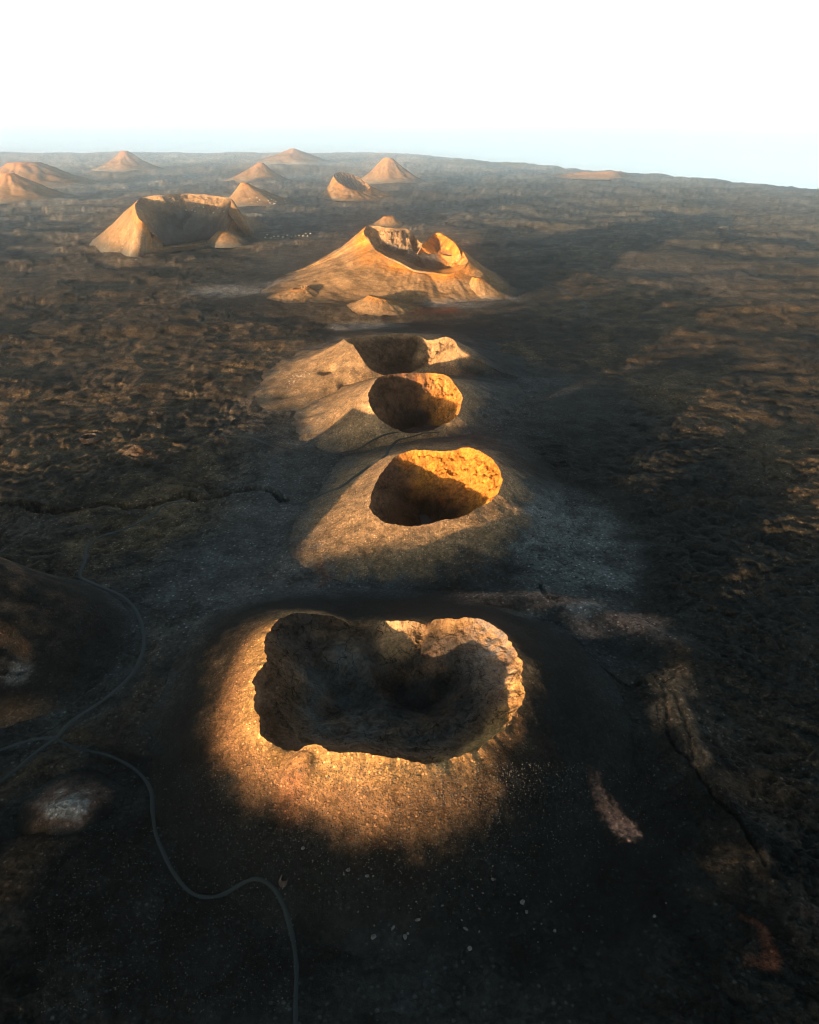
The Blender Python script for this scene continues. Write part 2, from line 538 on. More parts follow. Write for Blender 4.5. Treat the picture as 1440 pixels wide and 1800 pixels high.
V = {}
V['twin'] = Volcano(
    [(494, 1087, 25), (476, 1103, 26), (465, 1130, 27), (467, 1165, 28), (448, 1185, 27), (445, 1225, 26), (455, 1262, 23), (463, 1290, 21), (490, 1313, 20), (520, 1321, 22), (534, 1312, 27.5), (548, 1309, 29.5), (562, 1312, 30), (580, 1320, 29), (612, 1323, 30), (650, 1325, 30.5), (690, 1333, 30), (735, 1341, 28.5), (785, 1336, 25), (820, 1325, 25), (850, 1308, 25), (880, 1285, 25), (903, 1255, 27), (917, 1228, 28), (921, 1190, 29.5), (915, 1160, 30), (900, 1130, 30), (875, 1104, 30), (840, 1089, 30), (800, 1086, 30), (764, 1088, 29), (754, 1104, 20), (743, 1098, 20), (720, 1092, 22), (690, 1092, 22), (672, 1095, 19), (655, 1101, 16), (638, 1106, 14), (620, 1102, 14), (604, 1092, 16), (585, 1084, 19), (560, 1079, 22), (530, 1078, 24), (512, 1080, 24)],
    [(310, 1160), (275, 1300), (310, 1450), (430, 1580), (640, 1680), (860, 1650), (1010, 1550), (1085, 1420), (1100, 1290), (1060, 1190), (980, 1110), (900, 1062), (700, 1040), (560, 1040), (420, 1060), (350, 1100)],
    floor_fn=twin_floor, n=820, jag=2.6, centre=(690, 1215, 20), seed=3, spread=1.12, power=1.35, dents=((527, 1380, 12, 8, -3.5),), cliff=4.5, talus=.60, rough=.22, gully=.1, rows=(150, 130), wall_slope=1.5,
    flank_col='twin', wall_col='twin')
V['orange'] = Volcano(
    [(700, 800, 28), (683, 815, 25), (668, 835, 23), (656, 860, 22), (651, 880, 21), (653, 900, 20), (668, 912, 19), (690, 921, 18), (715, 925, 18), (745, 922, 18), (770, 917, 18.5), (800, 912, 19), (835, 899, 20), (862, 880, 22), (878, 862, 25), (882, 842, 29), (875, 820, 33), (855, 800, 36), (830, 788, 37), (800, 790, 35), (770, 793, 33), (740, 791, 31), (720, 793, 30)],
    [(548, 950), (565, 905), (590, 862), (612, 830), (640, 800), (690, 785), (780, 766), (860, 770), (905, 800), (940, 845), (960, 890), (950, 935), (900, 978), (800, 1002), (700, 1012), (620, 1003), (570, 985)],
    floor=-28, n=460, jag=2.4, seed=5, spread=1.38, power=1.75, cliff=9, talus=.9, rough=.6, gully=.3, rows=(90, 90), wall_slope=2.0, flank_col='cinder', wall_col='orange')
V['breached'] = Volcano(
    [(650, 685, 43), (647, 700, 40), (655, 720, 33), (668, 738, 24), (690, 752, 15), (715, 760, 11), (745, 761, 11), (770, 751, 13), (795, 739, 17), (808, 722, 22), (812, 700, 28), (803, 680, 36), (790, 663, 43), (770, 657, 46), (740, 656, 46), (700, 656, 46), (675, 660, 46), (660, 668, 45)],
    [(550, 733), (562, 760), (590, 780), (640, 790), (720, 788), (790, 772), (850, 745), (890, 715), (890, 690), (850, 672), (740, 660), (640, 662), (580, 690)],
    floor=-14, n=400, jag=2.4, seed=8, spread=1.38, power=1.75, cliff=11, talus=.95, rough=.75, gully=.6, rows=(70, 80), flank_col='cinder', wall_col='breached')
V['ragged'] = Volcano(
    [(633, 625, 42), (622, 607, 47), (606, 596, 47), (640, 593, 44), (665, 590, 42), (700, 586, 41), (735, 590, 38), (752, 598, 38), (785, 593, 44), (804, 606, 42), (800, 622, 30), (760, 640, 18), (720, 655, 16), (680, 660, 18), (650, 648, 28)],
    [(487, 683), (498, 655), (540, 622), (620, 590), (700, 582), (800, 588), (850, 612), (880, 645), (850, 680), (760, 690), (680, 695), (600, 705), (530, 712), (497, 705)],
    floor=8, dents=((577, 656, 22, 10, 9), (609, 662, 26, 9, 6)), n=320, jag=2.4, seed=12, spread=1.38, power=1.75, cliff=9, talus=.8, rough=.7, gully=1.5, rows=(70, 60), flank_col='cinder', wall_col='dark')
V['great'] = Volcano(
    [(648, 423, 80), (664, 443, 65), (683, 455, 57), (698, 461, 53), (715, 471, 46), (741, 480, 40), (763, 482, 38), (786, 485, 37), (812, 475, 44), (822, 460, 56), (812, 440, 68), (798, 427, 76), (785, 415, 83), (767, 410, 86), (750, 425, 74), (741, 429, 71), (728, 413, 84), (715, 402, 97), (683, 400, 101), (648, 397, 104), (638, 408, 96)],
    [(478, 518), (560, 530), (650, 533), (730, 535), (820, 527), (890, 520), (880, 495), (850, 478), (800, 466), (680, 462), (600, 466), (540, 478), (500, 497)],
    floor_fn='great', n=420, jag=4, seed=15, spread=1.16, power=1.4, cliff=10, talus=.75, rough=.8, gully=4.0, rows=(130, 60), flank_col='tan', wall_col='tan')
V['horseshoe'] = Volcano(
    [(246, 349, 112), (239, 362, 106), (242, 381, 88), (258, 397, 66), (267, 418, 32), (272, 436, 7), (325, 432, 2), (367, 425, 4), (400, 402, 22), (409, 385, 48), (415, 366, 78), (408, 350, 107), (370, 343, 117), (330, 341, 118), (285, 343, 119)],
    [(157, 431), (175, 441), (230, 447), (275, 445), (325, 440), (370, 433), (420, 420), (460, 406), (495, 400), (440, 394), (330, 392), (230, 396), (172, 414)],
    floor=3, n=340, jag=4, seed=21, spread=1.0, power=1.12, cliff=5, talus=.72, rough=.4, gully=4.0, rows=(80, 60), flank_col='tan', wall_col='tan')


def great_floor(x, y):
    ax, ay = P(700, 440, 50)
    bx, by = P(775, 470, 40)
    ex, ey = P(765, 437, 65)
    z = 74 - 44 * np.exp(-(((x - ax) / 60) ** 2 + ((y - ay) / 75) ** 2))
    z = np.minimum(z, 60 - 32 * np.exp(-(((x - bx) / 60) ** 2 + ((y - by) / 45) ** 2)))
    z = np.minimum(z, 80 - 26 * np.exp(-(((x - ex) / 30) ** 2 + ((y - ey) / 28) ** 2)))
    return z


V['great'].floor_fn = great_floor

V['low'] = simple_cone(364, 428, 432, 392, 407, seed=4, top=.3, power=.75, flank_col='tan')
V['behind'] = simple_cone(385, 508, 362, 428, 321, seed=6, top=.08, flank_col='tan', gully=5)
V['hollow'] = simple_cone(563, 692, 350, 618, 304, seed=9, top=.5, crater=72, tilt=3.9, flank_col='tan', gully=5, cliff=6, n=140, rows=(40, 24))
V['ridged'] = simple_cone(632, 745, 322, 683, 277, seed=10, top=.16, crater=12, tilt=2.0, flank_col='tan', gully=9)
V['small_mid'] = simple_cone(395, 500, 320, 458, 286, seed=11, top=.08, flank_col='tan', gully=6)
V['far_peak'] = simple_cone(440, 572, 290, 515, 261, seed=13, top=.07, flank_col='tan', gully=9)
V['far_left'] = simple_cone(150, 262, 300, 219, 265, seed=14, top=.09, flank_col='tan', gully=9)
V['edge_big'] = simple_cone(-60, 140, 330, 42, 284, seed=16, top=.3, crater=15, tilt=1.0, flank_col='tan', gully=14)
V['edge_front'] = simple_cone(-70, 92, 355, 14, 304, seed=17, top=.12, flank_col='tan', gully=9)
V['knob'] = simple_cone(655, 712, 398, 684, 380, seed=18, top=.3, flank_col='tan')
V['flat'] = simple_cone(985, 1120, 313, 1052, 299, seed=19, top=.62, crater=22, tilt=1.2, flank_col='tan', gully=5)
V['foot'] = simple_cone(600, 735, 556, 668, 518, seed=20, top=.3, crater=10, tilt=2.6, flank_col='tan', n=160, rows=(50, 24), gully=1.5, cliff=3)
V['side'] = Volcano([(741, 433, 72), (750, 424, 78), (767, 410, 88), (785, 416, 86), (799, 428, 79), (808, 444, 66), (790, 450, 57), (770, 449, 53), (753, 444, 57)],
                    [(722, 449), (740, 424), (767, 400), (800, 416), (832, 440), (818, 464), (780, 470), (745, 462)], base_world=[], floor=56, centre=(775, 437, 66), n=180, seed=43, jag=3, power=1.2, cliff=4, talus=.8,
                    rough=.5, gully=2, rows=(40, 30), flank_col='tan', wall_col='side')
V['hummock'] = simple_cone(474, 566, 531, 528, 503, seed=41, top=.3, power=.9, crater=5, flank_col='tan', n=140, rows=(40, 16), gully=1.0)
V['spur'] = simple_cone(820, 897, 527, 838, 487, seed=42, top=.2, power=1.2, flank_col='tan', n=140, rows=(40, 16), gully=1.2)
V['dark'] = Volcano(None, None, floor=20, n=260, rim_world=[(-330 + 30 * math.cos(t), 430 + 30 * math.sin(t), 52) for t in np.linspace(0, 2 * math.pi, 12, endpoint=False)],
                    base_world=[P(*p) for p in ((262, 1120), (235, 1055), (140, 1012), (0, 1005), (-150, 1040), (-300, 1120), (-260, 1260), (-100, 1330), (20, 1300), (120, 1265), (215, 1205))],
                    seed=23, power=1.3, rough=.4, gully=1.5, rows=(80, 20), flank_col='black', wall_col='black', cliff=3)
V['mound'] = Volcano([(98, 1416, 8), (112, 1408, 9), (128, 1406, 9), (140, 1412, 9), (132, 1420, 9), (112, 1423, 8.6)],
                     [(30, 1468), (80, 1466), (135, 1456), (185, 1434), (232, 1398), (205, 1366), (140, 1344), (75, 1366), (28, 1410)],
                     floor=8.6, n=160, seed=24, power=1.0, rough=.35, gully=.3, rows=(50, 12), flank_col='mound', wall_col='mound', cliff=.1, talus=.02)


def vent(px, py, r, h, depth, seed, **kw):
    x, y = P(px, py)
    z0 = float(plain(np.array([x]), np.array([y]))[0])
    for v in list(V.values()):
        u = float(v.u_of(np.array([x]), np.array([y]))[0])
        if 0 < u < 1:
            z0 = max(z0, float(v.sz.mean()) * (1 - u) ** v.power - 1.5)
    ring = [(x + r * math.cos(t) * (1 + .2 * math.sin(2 * t + seed)), y + r * 1.25 * math.sin(t), z0 + h * (1 + .3 * math.sin(t * 3 + seed))) for t in np.linspace(0, 2 * math.pi, 9, endpoint=False)]
    foot = [(x + r * 2.3 * math.cos(t), y + r * 2.6 * math.sin(t)) for t in np.linspace(0, 2 * math.pi, 9, endpoint=False)]
    return Volcano(None, None, floor=z0 - depth, n=72, jag=r * .25, seed=seed, base_world=foot, rim_world=ring, rows=(14, 14), rough=.15, gully=.2, cliff=depth, flank_col='stone', wall_col='stone', **kw)


VENTS = {'ring': vent(502, 1557, 1.7, .7, 4, 31), 
         'pit': vent(156, 768, 7, 1.6, 9, 33), 'peak': simple_cone(212, 268, 801, 240, 781, seed=34, top=.12, n=80, rows=(24, 8), flank_col='stone', wall_col='stone')}

# ----------------------------------------------------------------- colours
def ground_colour(x, y, lava):
    n1 = fbm(x / 130, y / 130, 4, 101)
    n2 = fbm(x / 28, y / 28, 4, 105)
    n3 = fbm(x / 420, y / 420, 3, 109)
    wx, wy = x + 14 * gnoise(x / 22, y / 22, 111) + 4 * gnoise(x / 6, y / 6, 113), y + 14 * gnoise(x / 22, y / 22, 112) + 4 * gnoise(x / 6, y / 6, 114)
    c = mixc(ASH_BLACK, ASH_GREY, np.clip(.45 + .9 * n1 + .5 * n2, 0, 1))
    lv = mixc(LAVA, LAVA_PALE, np.clip(.25 + .8 * n1 + .9 * n2 + .5 * n3, 0, 1))
    c = mixc(c, lv, lava)
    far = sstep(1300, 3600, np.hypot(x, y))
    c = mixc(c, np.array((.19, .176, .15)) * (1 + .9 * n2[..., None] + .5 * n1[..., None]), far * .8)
    pale = sstep(3500, 7200, np.hypot(x, y) - .35 * x + 900 * n3)  # far ground paled to imitate haze thickening with distance
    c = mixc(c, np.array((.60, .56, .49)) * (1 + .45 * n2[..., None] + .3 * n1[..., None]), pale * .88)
    def put(col, amt, *b):
        nonlocal c
        m = blob(wx, wy, *b)
        c = mixc(c, col, np.clip(m * amt * (1 + .9 * n2), 0, 1))
    put(np.array((.085, .085, .080)), .75, 540, 890, 150, 150, .6)
    put(np.array((.075, .075, .070)), .7, 700, 720, 260, 90, .6)
    put(np.array((.080, .080, .076)), .6, 960, 720, 170, 60, .6)
    put(np.array((.07, .072, .07)), .6, 420, 1050, 180, 90, .6)
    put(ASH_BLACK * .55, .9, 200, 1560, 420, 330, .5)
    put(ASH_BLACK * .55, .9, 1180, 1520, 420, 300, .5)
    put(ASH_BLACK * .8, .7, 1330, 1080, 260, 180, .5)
    put(ASH_BLACK * 1.1, .85, 1150, 850, 230, 190, .5)  # black lava, darkened further to stand for the cones' long shadows
    # bare grey lapilli right of the second crater
    put(np.array((.115, .122, .118)), .9, 1000, 950, 95, 85, .6)
    put(np.array((.07, .073, .075)), .5, 560, 1010, 220, 70, .6)
    put(np.array((.085, .07, .06)), .6, 70, 925, 70, 22, .6)
    put(np.array((.07, .068, .062)), .6, 600, 860, 40, 45, .6)
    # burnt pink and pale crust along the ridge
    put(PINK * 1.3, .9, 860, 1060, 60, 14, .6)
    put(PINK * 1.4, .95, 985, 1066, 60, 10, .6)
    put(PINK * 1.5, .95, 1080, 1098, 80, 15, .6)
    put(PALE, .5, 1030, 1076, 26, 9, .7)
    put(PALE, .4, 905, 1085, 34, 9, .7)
    put(np.array((.11, .085, .07)), .7, 1150, 1125, 50, 16, .6)
    put(BROWN * 1.7, .9, 1180, 1205, 40, 22, .5)
    put(BROWN * 1.7, .9, 1185, 1260, 32, 30, .5)
    put(BROWN * 1.5, .8, 1215, 1320, 26, 34, .6)
    put(BROWN * .7, .6, 1330, 1390, 70, 30, .6)
    put(BROWN * .9, .7, 1330, 1530, 18, 30, .7)
    put(BROWN * .8, .6, 1270, 1525, 28, 26, .7)
    ln = [P(1036, 1372), P(1052, 1402), P(1075, 1435), P(1100, 1458)]  # pink scoria streak, painted bright in place of sunlight on it
    nr = (np.hypot(x - ln[1][0], y - ln[1][1]) < 60)
    if nr.any():
        ds = seg_dist(x[nr] + 1.2 * gnoise(x[nr] / 5, y[nr] / 5, 121), y[nr] + 1.2 * gnoise(x[nr] / 5, y[nr] / 5, 122), ln)
        wd_ = 2.2 + 3.2 * sstep(ln[0][1], ln[3][1], y[nr])
        mm = np.zeros(x.shape); mm[nr] = sstep(wd_ + 2.6, wd_ - 1.6, ds + 3.4 * fbm(x[nr] / 4, y[nr] / 4, 4, 123)) * np.clip(.75 + 1.1 * fbm(x[nr] / 2.5, y[nr] / 2.5, 3, 124), 0, 1)
        c = mixc(c, np.array((.52, .25, .16)), mm * .9)
    put(np.array((.13, .045, .025)), .55, 1318, 1648, 14, 18, .5)
    put(np.array((.13, .045, .025)), .55, 1324, 1685, 12, 16, .5)
    put(np.array((.10, .06, .045)), .5, 1410, 1600, 16, 22, .6)
    put(BROWN * .5, .8, 30, 1530, 60, 70, .5)
    put(np.array((.10, .055, .04)), .8, 565, 1010, 14, 22, .6)
    # pale and red crust before the great cone
    put(PALE, .8, 400, 512, 60, 9, .6)
    put(PALE, .5, 500, 500, 40, 6, .6)
    put(OXIDE, .6, 760, 549, 40, 5, .6)
    put(OXIDE, .7, 790, 545, 20, 5, .6)
    put(PALE, .6, 800, 535, 60, 6, .6)
    put(PALE, .6, 640, 572, 60, 8, .6)
    put(PALE, .4, 860, 525, 60, 6, .6)
    put(np.array((.12, .10, .08)), .7, 740, 345, 90, 7, .7)
    put(np.array((.11, .10, .09)), .6, 1200, 480, 120, 30, .7)
    for b in ((100, 310, 200, 10, .7), (300, 295, 160, 6, .7), (460, 300, 90, 6, .7), (850, 286, 110, 5, .7), (560, 296, 60, 5, .7)):
        put(np.array((.28, .22, .15)), .8, *b)
    return np.clip(c, .006, 1)


def flank_colour(v, x, y, z, U, k):
    n1 = fbm(x / (v.rr.mean() * .4), y / (v.rr.mean() * .4), 4, v.seed + 200)
    n2 = fbm(x / 9, y / 9, 3, v.seed + 210)
    one = np.ones(x.shape)
    g = ground_colour(x, y, one * 0)
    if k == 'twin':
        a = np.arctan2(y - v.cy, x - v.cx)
        west = sstep(-.55, .55, np.cos(a - R(215)))             # sunlit gold painted into the cinders west and south, black lapilli east
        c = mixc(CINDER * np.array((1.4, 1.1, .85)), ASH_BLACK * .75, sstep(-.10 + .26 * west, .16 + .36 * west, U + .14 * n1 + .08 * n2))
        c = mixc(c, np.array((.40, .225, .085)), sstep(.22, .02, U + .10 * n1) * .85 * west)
        red = blob(x, y, 520, 1390, 26, 50, .7, 10.0)
        c = mixc(c, OXIDE * 1.2, red * .3)
        return mixc(c, g, sstep(.5, .9, U))
    if k == 'black':
        c = mixc(ASH_BLACK * np.array((1.1, .95, .9)), BROWN * .9, np.clip(.25 + 1.2 * n1, 0, 1) * sstep(.8, .2, U))
        c = mixc(c, np.array((.20, .10, .045)), blob(x, y, 20, 1225, 70, 40, .6, 25.0))  # sunlit patch painted orange low on the flank
        c = mixc(c, PALE, .6 * blob(x, y, 10, 1135, 25, 14, .6, 30.0) * np.clip(.5 + 2 * n2, 0, 1))
        return mixc(c, g, sstep(.75, 1, U))
    if k == 'stone':
        return mixc(PALE * .3, BROWN * .6, np.clip(.5 + n2 + U * .5, 0, 1))
    if k == 'mound':
        c = mixc(PALE * .7, PINK * .7, sstep(.0, .4, U + .5 * n2))
        return mixc(c, g, sstep(.2, .75, U + .3 * n2))
    if k == 'cinder':
        c = mixc(CINDER * 1.25, TAN * 1.3, np.clip(.5 + 1.2 * n1 + .6 * n2, 0, 1) * sstep(.9, .0, U))
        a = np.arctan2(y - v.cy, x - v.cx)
        side = .5 + .5 * np.cos(a - R(195))                     # west side painted gold as sunlit, other sides darkened as shaded
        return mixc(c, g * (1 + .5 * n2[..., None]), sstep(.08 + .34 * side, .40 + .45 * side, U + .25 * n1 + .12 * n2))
    c = mixc(CINDER * np.array((1.25, 1.15, 1.0)), TAN * 1.15, np.clip(.5 + 1.4 * n1 + .5 * n2, 0, 1))
    c = mixc(c, ORANGE * .9, np.clip(sstep(.3, 0, U) * (.6 + 1.2 * n1), 0, 1))
    return mixc(c, g, sstep(.55, .97, U + .15 * n2 + .15 * n1))


def wall_colour(v, x, y, z, d, k):
    m = v.rr.mean()
    n1 = fbm(x / (m * .35), y / (m * .35) + z / 30, 4, v.seed + 300)
    n2 = fbm(x / 5, y / 5 + z / 6, 4, v.seed + 310)
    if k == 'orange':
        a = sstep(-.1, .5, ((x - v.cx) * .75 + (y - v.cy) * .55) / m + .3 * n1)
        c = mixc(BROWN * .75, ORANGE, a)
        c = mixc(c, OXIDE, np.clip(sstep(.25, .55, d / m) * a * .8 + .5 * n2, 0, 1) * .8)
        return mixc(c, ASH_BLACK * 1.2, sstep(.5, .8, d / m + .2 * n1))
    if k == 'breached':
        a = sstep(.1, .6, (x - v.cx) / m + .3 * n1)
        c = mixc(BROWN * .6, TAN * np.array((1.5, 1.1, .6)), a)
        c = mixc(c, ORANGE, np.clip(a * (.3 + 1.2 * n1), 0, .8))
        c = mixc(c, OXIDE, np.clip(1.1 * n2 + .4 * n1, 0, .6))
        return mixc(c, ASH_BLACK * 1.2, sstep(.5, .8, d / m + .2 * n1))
    if k == 'twin':
        east = sstep(.05, .5, (x - v.cx) / m + .2 * n1)  # sunlit tan painted on the east wall, shaded sides left dark brown
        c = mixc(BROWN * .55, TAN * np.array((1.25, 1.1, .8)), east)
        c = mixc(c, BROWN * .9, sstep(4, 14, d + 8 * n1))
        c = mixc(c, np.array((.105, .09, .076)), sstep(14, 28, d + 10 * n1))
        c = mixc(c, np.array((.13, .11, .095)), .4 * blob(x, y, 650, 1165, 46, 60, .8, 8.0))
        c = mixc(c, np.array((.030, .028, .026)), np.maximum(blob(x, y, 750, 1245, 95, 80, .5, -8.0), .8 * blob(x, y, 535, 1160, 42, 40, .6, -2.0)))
        gx = blob(x, y, 862, 1185, 42, 60, .6, 5.0)
        c = mixc(c, np.array((.15, .125, .11)), gx * np.clip(.7 + n2, 0, 1))
        c = mixc(c, BROWN, np.clip(1.6 * n1, 0, .6))
        return mixc(c, TAN, .9 * blob(x, y, 705, 1115, 45, 26, .3, 15.0))  # sunlit face of the inner rock painted tan
    if k in ('black', 'mound', 'stone'):
        return flank_colour(v, x, y, z, np.zeros(x.shape), k)
    if k == 'dark':
        a = sstep(.25, .6, (x - v.cx) / m + .2 * n1)
        return mixc(BROWN * .8 * (1 + .8 * n2[..., None]), TAN, np.maximum(a, sstep(6, 0, d) * .6))
    c = mixc(CINDER * 1.1, TAN, np.clip(.5 + n1 + .5 * n2, 0, 1))
    if k == 'side':
        return mixc(ORANGE * .8, BROWN, sstep(.3, .8, d / m + .2 * n1))
    if v.seed == 15:
        c = mixc(c, ORANGE * .9, .8 * blob(x, y, 785, 432, 34, 30, .5, 70.0))
    return mixc(c, np.array((.07, .066, .06)), sstep(.22, .6, d / m + .15 * n1))  # lower walls darkened in colour for the shade inside the hollow


# ----------------------------------------------------------------- the ground: one sheet, finer near the viewer
NR, NA = 1000, 1000
dep = np.concatenate([np.linspace(R(80), R(2.6), NR - 60), np.geomspace(R(2.55), R(1.05), 60)])
az = np.linspace(-1, 1, NA)
rad = H / np.tan(dep)
RR, AA = np.meshgrid(rad, az, indexing='ij')
fan = np.interp(dep, [R(1), R(15), R(45), R(80)], [R(37), R(39), R(58), R(80)])
AA = AA * fan[:, None]
GX_, GY_ = RR * np.sin(AA), RR * np.cos(AA)
spacing = np.maximum(np.abs(np.gradient(rad))[:, None], RR * (fan * 2 / NA)[:, None])


def fade(wl):
    return sstep(1.2, 2.6, wl / spacing)


ash = ash_mask(GX_, GY_)
roadm = road_mask(GX_, GY_)
lava = (1 - ash)
GZ = plain(GX_, GY_)
wx = GX_ + 30 * gnoise(GX_ / 90, GY_ / 90, 61) + 10 * gnoise(GX_ / 30, GY_ / 30, 62)
wy = GY_ + 30 * gnoise(GX_ / 90, GY_ / 90, 63) + 10 * gnoise(GX_ / 30, GY_ / 30, 64)
# lava lobes with steep edges, drawn out sideways
lob = fbm(wx / 300, wy / 190, 3, 71, .55) + .05 * fbm(GX_ / 40, GY_ / 40, 5, 73, .65, fade=fade, wl=40)
steps = 0
for th in (-.28, -.08, .1, .27):
    steps = steps + sstep(th - .018, th + .018, lob)
rid = fbm(wx / 34, wy / 24, 6, 75, .66, ridged=True, fade=fade, wl=28)
gr = fbm(GX_ / 8, GY_ / 8, 5, 81, .68, fade=fade, wl=8)
amp = lava * (1 - roadm)
big = 1 + 1.7 * sstep(1100, 3000, RR)
GZ = GZ + amp * (big * (1.4 * (steps - 2) + 2.0 * rid) + 1.9 * gr)
GZ = GZ + (1 - lava) * (1 - roadm) * (.45 * fbm(GX_ / 14, GY_ / 14, 5, 85, .6, fade=fade, wl=14) + .5 * fbm(wx / 60, wy / 60, 3, 87, ridged=True))
pz = plain(GX_, GY_)
GZ = np.where(pz > -9, np.maximum(GZ, -9 + .4 * gr), GZ)
# ridge that runs down to the lower right, and the fissure
near = np.hypot(GX_, GY_) < 1000
RIDGE = spline([P(*p) for p in ((860, 1062), (960, 1062), (1040, 1078), (1130, 1110), (1210, 1160), (1190, 1215), (1200, 1270), (1235, 1340), (1280, 1430), (1340, 1540), (1400, 1650))], 60)
dr = seg_dist(GX_[near], GY_[near], RIDGE)
GZ[near] += 4.2 * np.exp(-(dr / 16) ** 2) + 1.0 * np.exp(-(dr / 5) ** 2)
df = seg_dist(GX_[near], GY_[near], FISSURE)
fw = 3.0 + 1.5 * gnoise(GX_[near] / 15, GY_[near] / 15, 91)
GZ[near] -= 9.0 * sstep(fw + 1.6, fw, df)
GZ[near] += 1.2 * np.exp(-(df / 9) ** 2) * (1 - roadm[near])
for line, wd in (((1150, 1190), (1165, 1215), (1170, 1260), (1180, 1310), (1215, 1350), (1235, 1380), (1260, 1420), (1290, 1450), (1320, 1500), (1338, 1535)), .75), (((1165, 1200), (1187, 1240), (1205, 1290), (1218, 1345)), .6), \
        (((1010, 1130), (1040, 1165), (1075, 1190), (1105, 1205), (1125, 1200)), .8), (((560, 1062), (600, 1052), (650, 1054), (700, 1050), (760, 1038)), 1.2), \
        (((950, 1030), (960, 1060), (985, 1062)), 1.0):
    pl = spline([P(*p_) for p_ in line], 60)
    pl += np.random.normal(0, .5, pl.shape)
    dc = seg_dist(GX_[near], GY_[near], pl)
    GZ[near] -= 2.5 * wd * sstep(wd + .9, wd * .6, dc)
    GZ[near] += .6 * np.exp(-(dc / 6) ** 2)
lava_c = lava.copy()
for v in list(V.values()) + [VENTS['ring'], VENTS['pit'], VENTS['peak']]:
    m = np.hypot(GX_ - v.cx, GY_ - v.cy) < v.rmax * 1.05
    if not m.any():
        continue
    u = v.u_of(GX_[m], GY_[m])
    GZ[m] = GZ[m] - min(75, v.sz.max() * 2 + 8) * sstep(.66, .3, u) - 60 * sstep(.1, -.3, u)
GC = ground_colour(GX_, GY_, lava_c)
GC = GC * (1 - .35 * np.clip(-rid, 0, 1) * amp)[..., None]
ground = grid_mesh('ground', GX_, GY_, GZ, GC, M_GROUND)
tag(ground, 'dark ash plain and rough lava field reaching to the coast', kind='structure')

rb_ = np.geomspace(8, 9000, 80)
ab_ = np.linspace(0, 1, 120)
RB, AB = np.meshgrid(rb_, ab_, indexing='ij')
fb = np.interp(np.arctan2(H, rb_), [R(1), R(15), R(45), R(80)], [R(37), R(39), R(58), R(80)])[:, None] - R(1.0)
TH = fb + (2 * math.pi - 2 * fb) * AB
BX, BY = RB * np.sin(TH), RB * np.cos(TH)
BZ = plain(BX, BY) - 1.5 + 2.5 * fbm(BX / 40, BY / 40, 4, 95) * sstep(60, 200, RB)
tag(grid_mesh('ground', BX, BY, BZ, np.ones(BX.shape + (3,)) * ASH_GREY * .6, M_GROUND), 'dark plain at the sides and behind', kind='structure')

# ground round and behind the viewer, outside the sheet above, and an added unseen ridge whose shade lies over the near plain
T = np.array((math.cos(SUN_AZ), math.sin(SUN_AZ)))
N_ = np.array((-math.sin(SUN_AZ), math.cos(SUN_AZ)))
uu = np.linspace(-1500, 1500, 420)
vv = np.linspace(-1150, -420, 70)
UU, VV = np.meshgrid(uu, vv, indexing='ij')
crest = np.interp(UU, [-1500, -600, -100, 60, 105, 130, 200, 250, 285, 311, 345, 370, 395, 430, 520, 585, 650, 675, 695, 800, 1500],  # unseen ridge, crest heights shaped to set where its shade falls
                  [60, 98, 100, 92, 84, 71, 66, 62, 65, 74, 76, 72, 64, 63, 63, 70, 70, 58, 50, 46, 10])
crest = crest + 5 * fbm(UU / 60, UU * 0 + 2, 4, 401)
MX, MY = UU * N_[0] + VV * T[0], UU * N_[1] + VV * T[1]
MZ = crest * np.clip(1 - np.abs(VV + 700) / np.where(VV < -700, 420, 260), 0, 1) - 3 + 3 * fbm(MX / 60, MY / 60, 4, 402) * (np.abs(VV + 700) > 60)
MC = np.ones(MX.shape + (3,)) * ASH_GREY
tag(grid_mesh('mountain', MX, MY, MZ, MC, M_GROUND), 'long dark ridge that shades the near plain', kind='structure')

# sea
M_SEA = bpy.data.materials.new('sea_water')
M_SEA.use_nodes = True
b = M_SEA.node_tree.nodes['Principled BSDF']
b.inputs['Base Color'].default_value = (.03, .07, .09, 1)
b.inputs['Roughness'].default_value = .2
b.inputs['Specular IOR Level'].default_value = .2
nz = M_SEA.node_tree.nodes.new('ShaderNodeTexNoise'); nz.inputs['Scale'].default_value = .02; nz.inputs['Detail'].default_value = 6
tg = M_SEA.node_tree.nodes.new('ShaderNodeNewGeometry')
bpn = M_SEA.node_tree.nodes.new('ShaderNodeBump'); bpn.inputs['Distance'].default_value = 1.2
M_SEA.node_tree.links.new(tg.outputs['Position'], nz.inputs['Vector'])
M_SEA.node_tree.links.new(nz.outputs['Fac'], bpn.inputs['Height'])
M_SEA.node_tree.links.new(bpn.outputs[0], b.inputs['Normal'])
me = bpy.data.meshes.new('sea')
S = 60000
me.from_pydata([(-S, -S, -14), (S, -S, -14), (S, S, -14), (-S, S, -14)], [], [(0, 1, 2, 3)])
me.materials.append(M_SEA)
sea = bpy.data.objects.new('sea', me)
COL.objects.link(sea)
tag(sea, 'pale hazy sea beyond the coast', kind='structure')

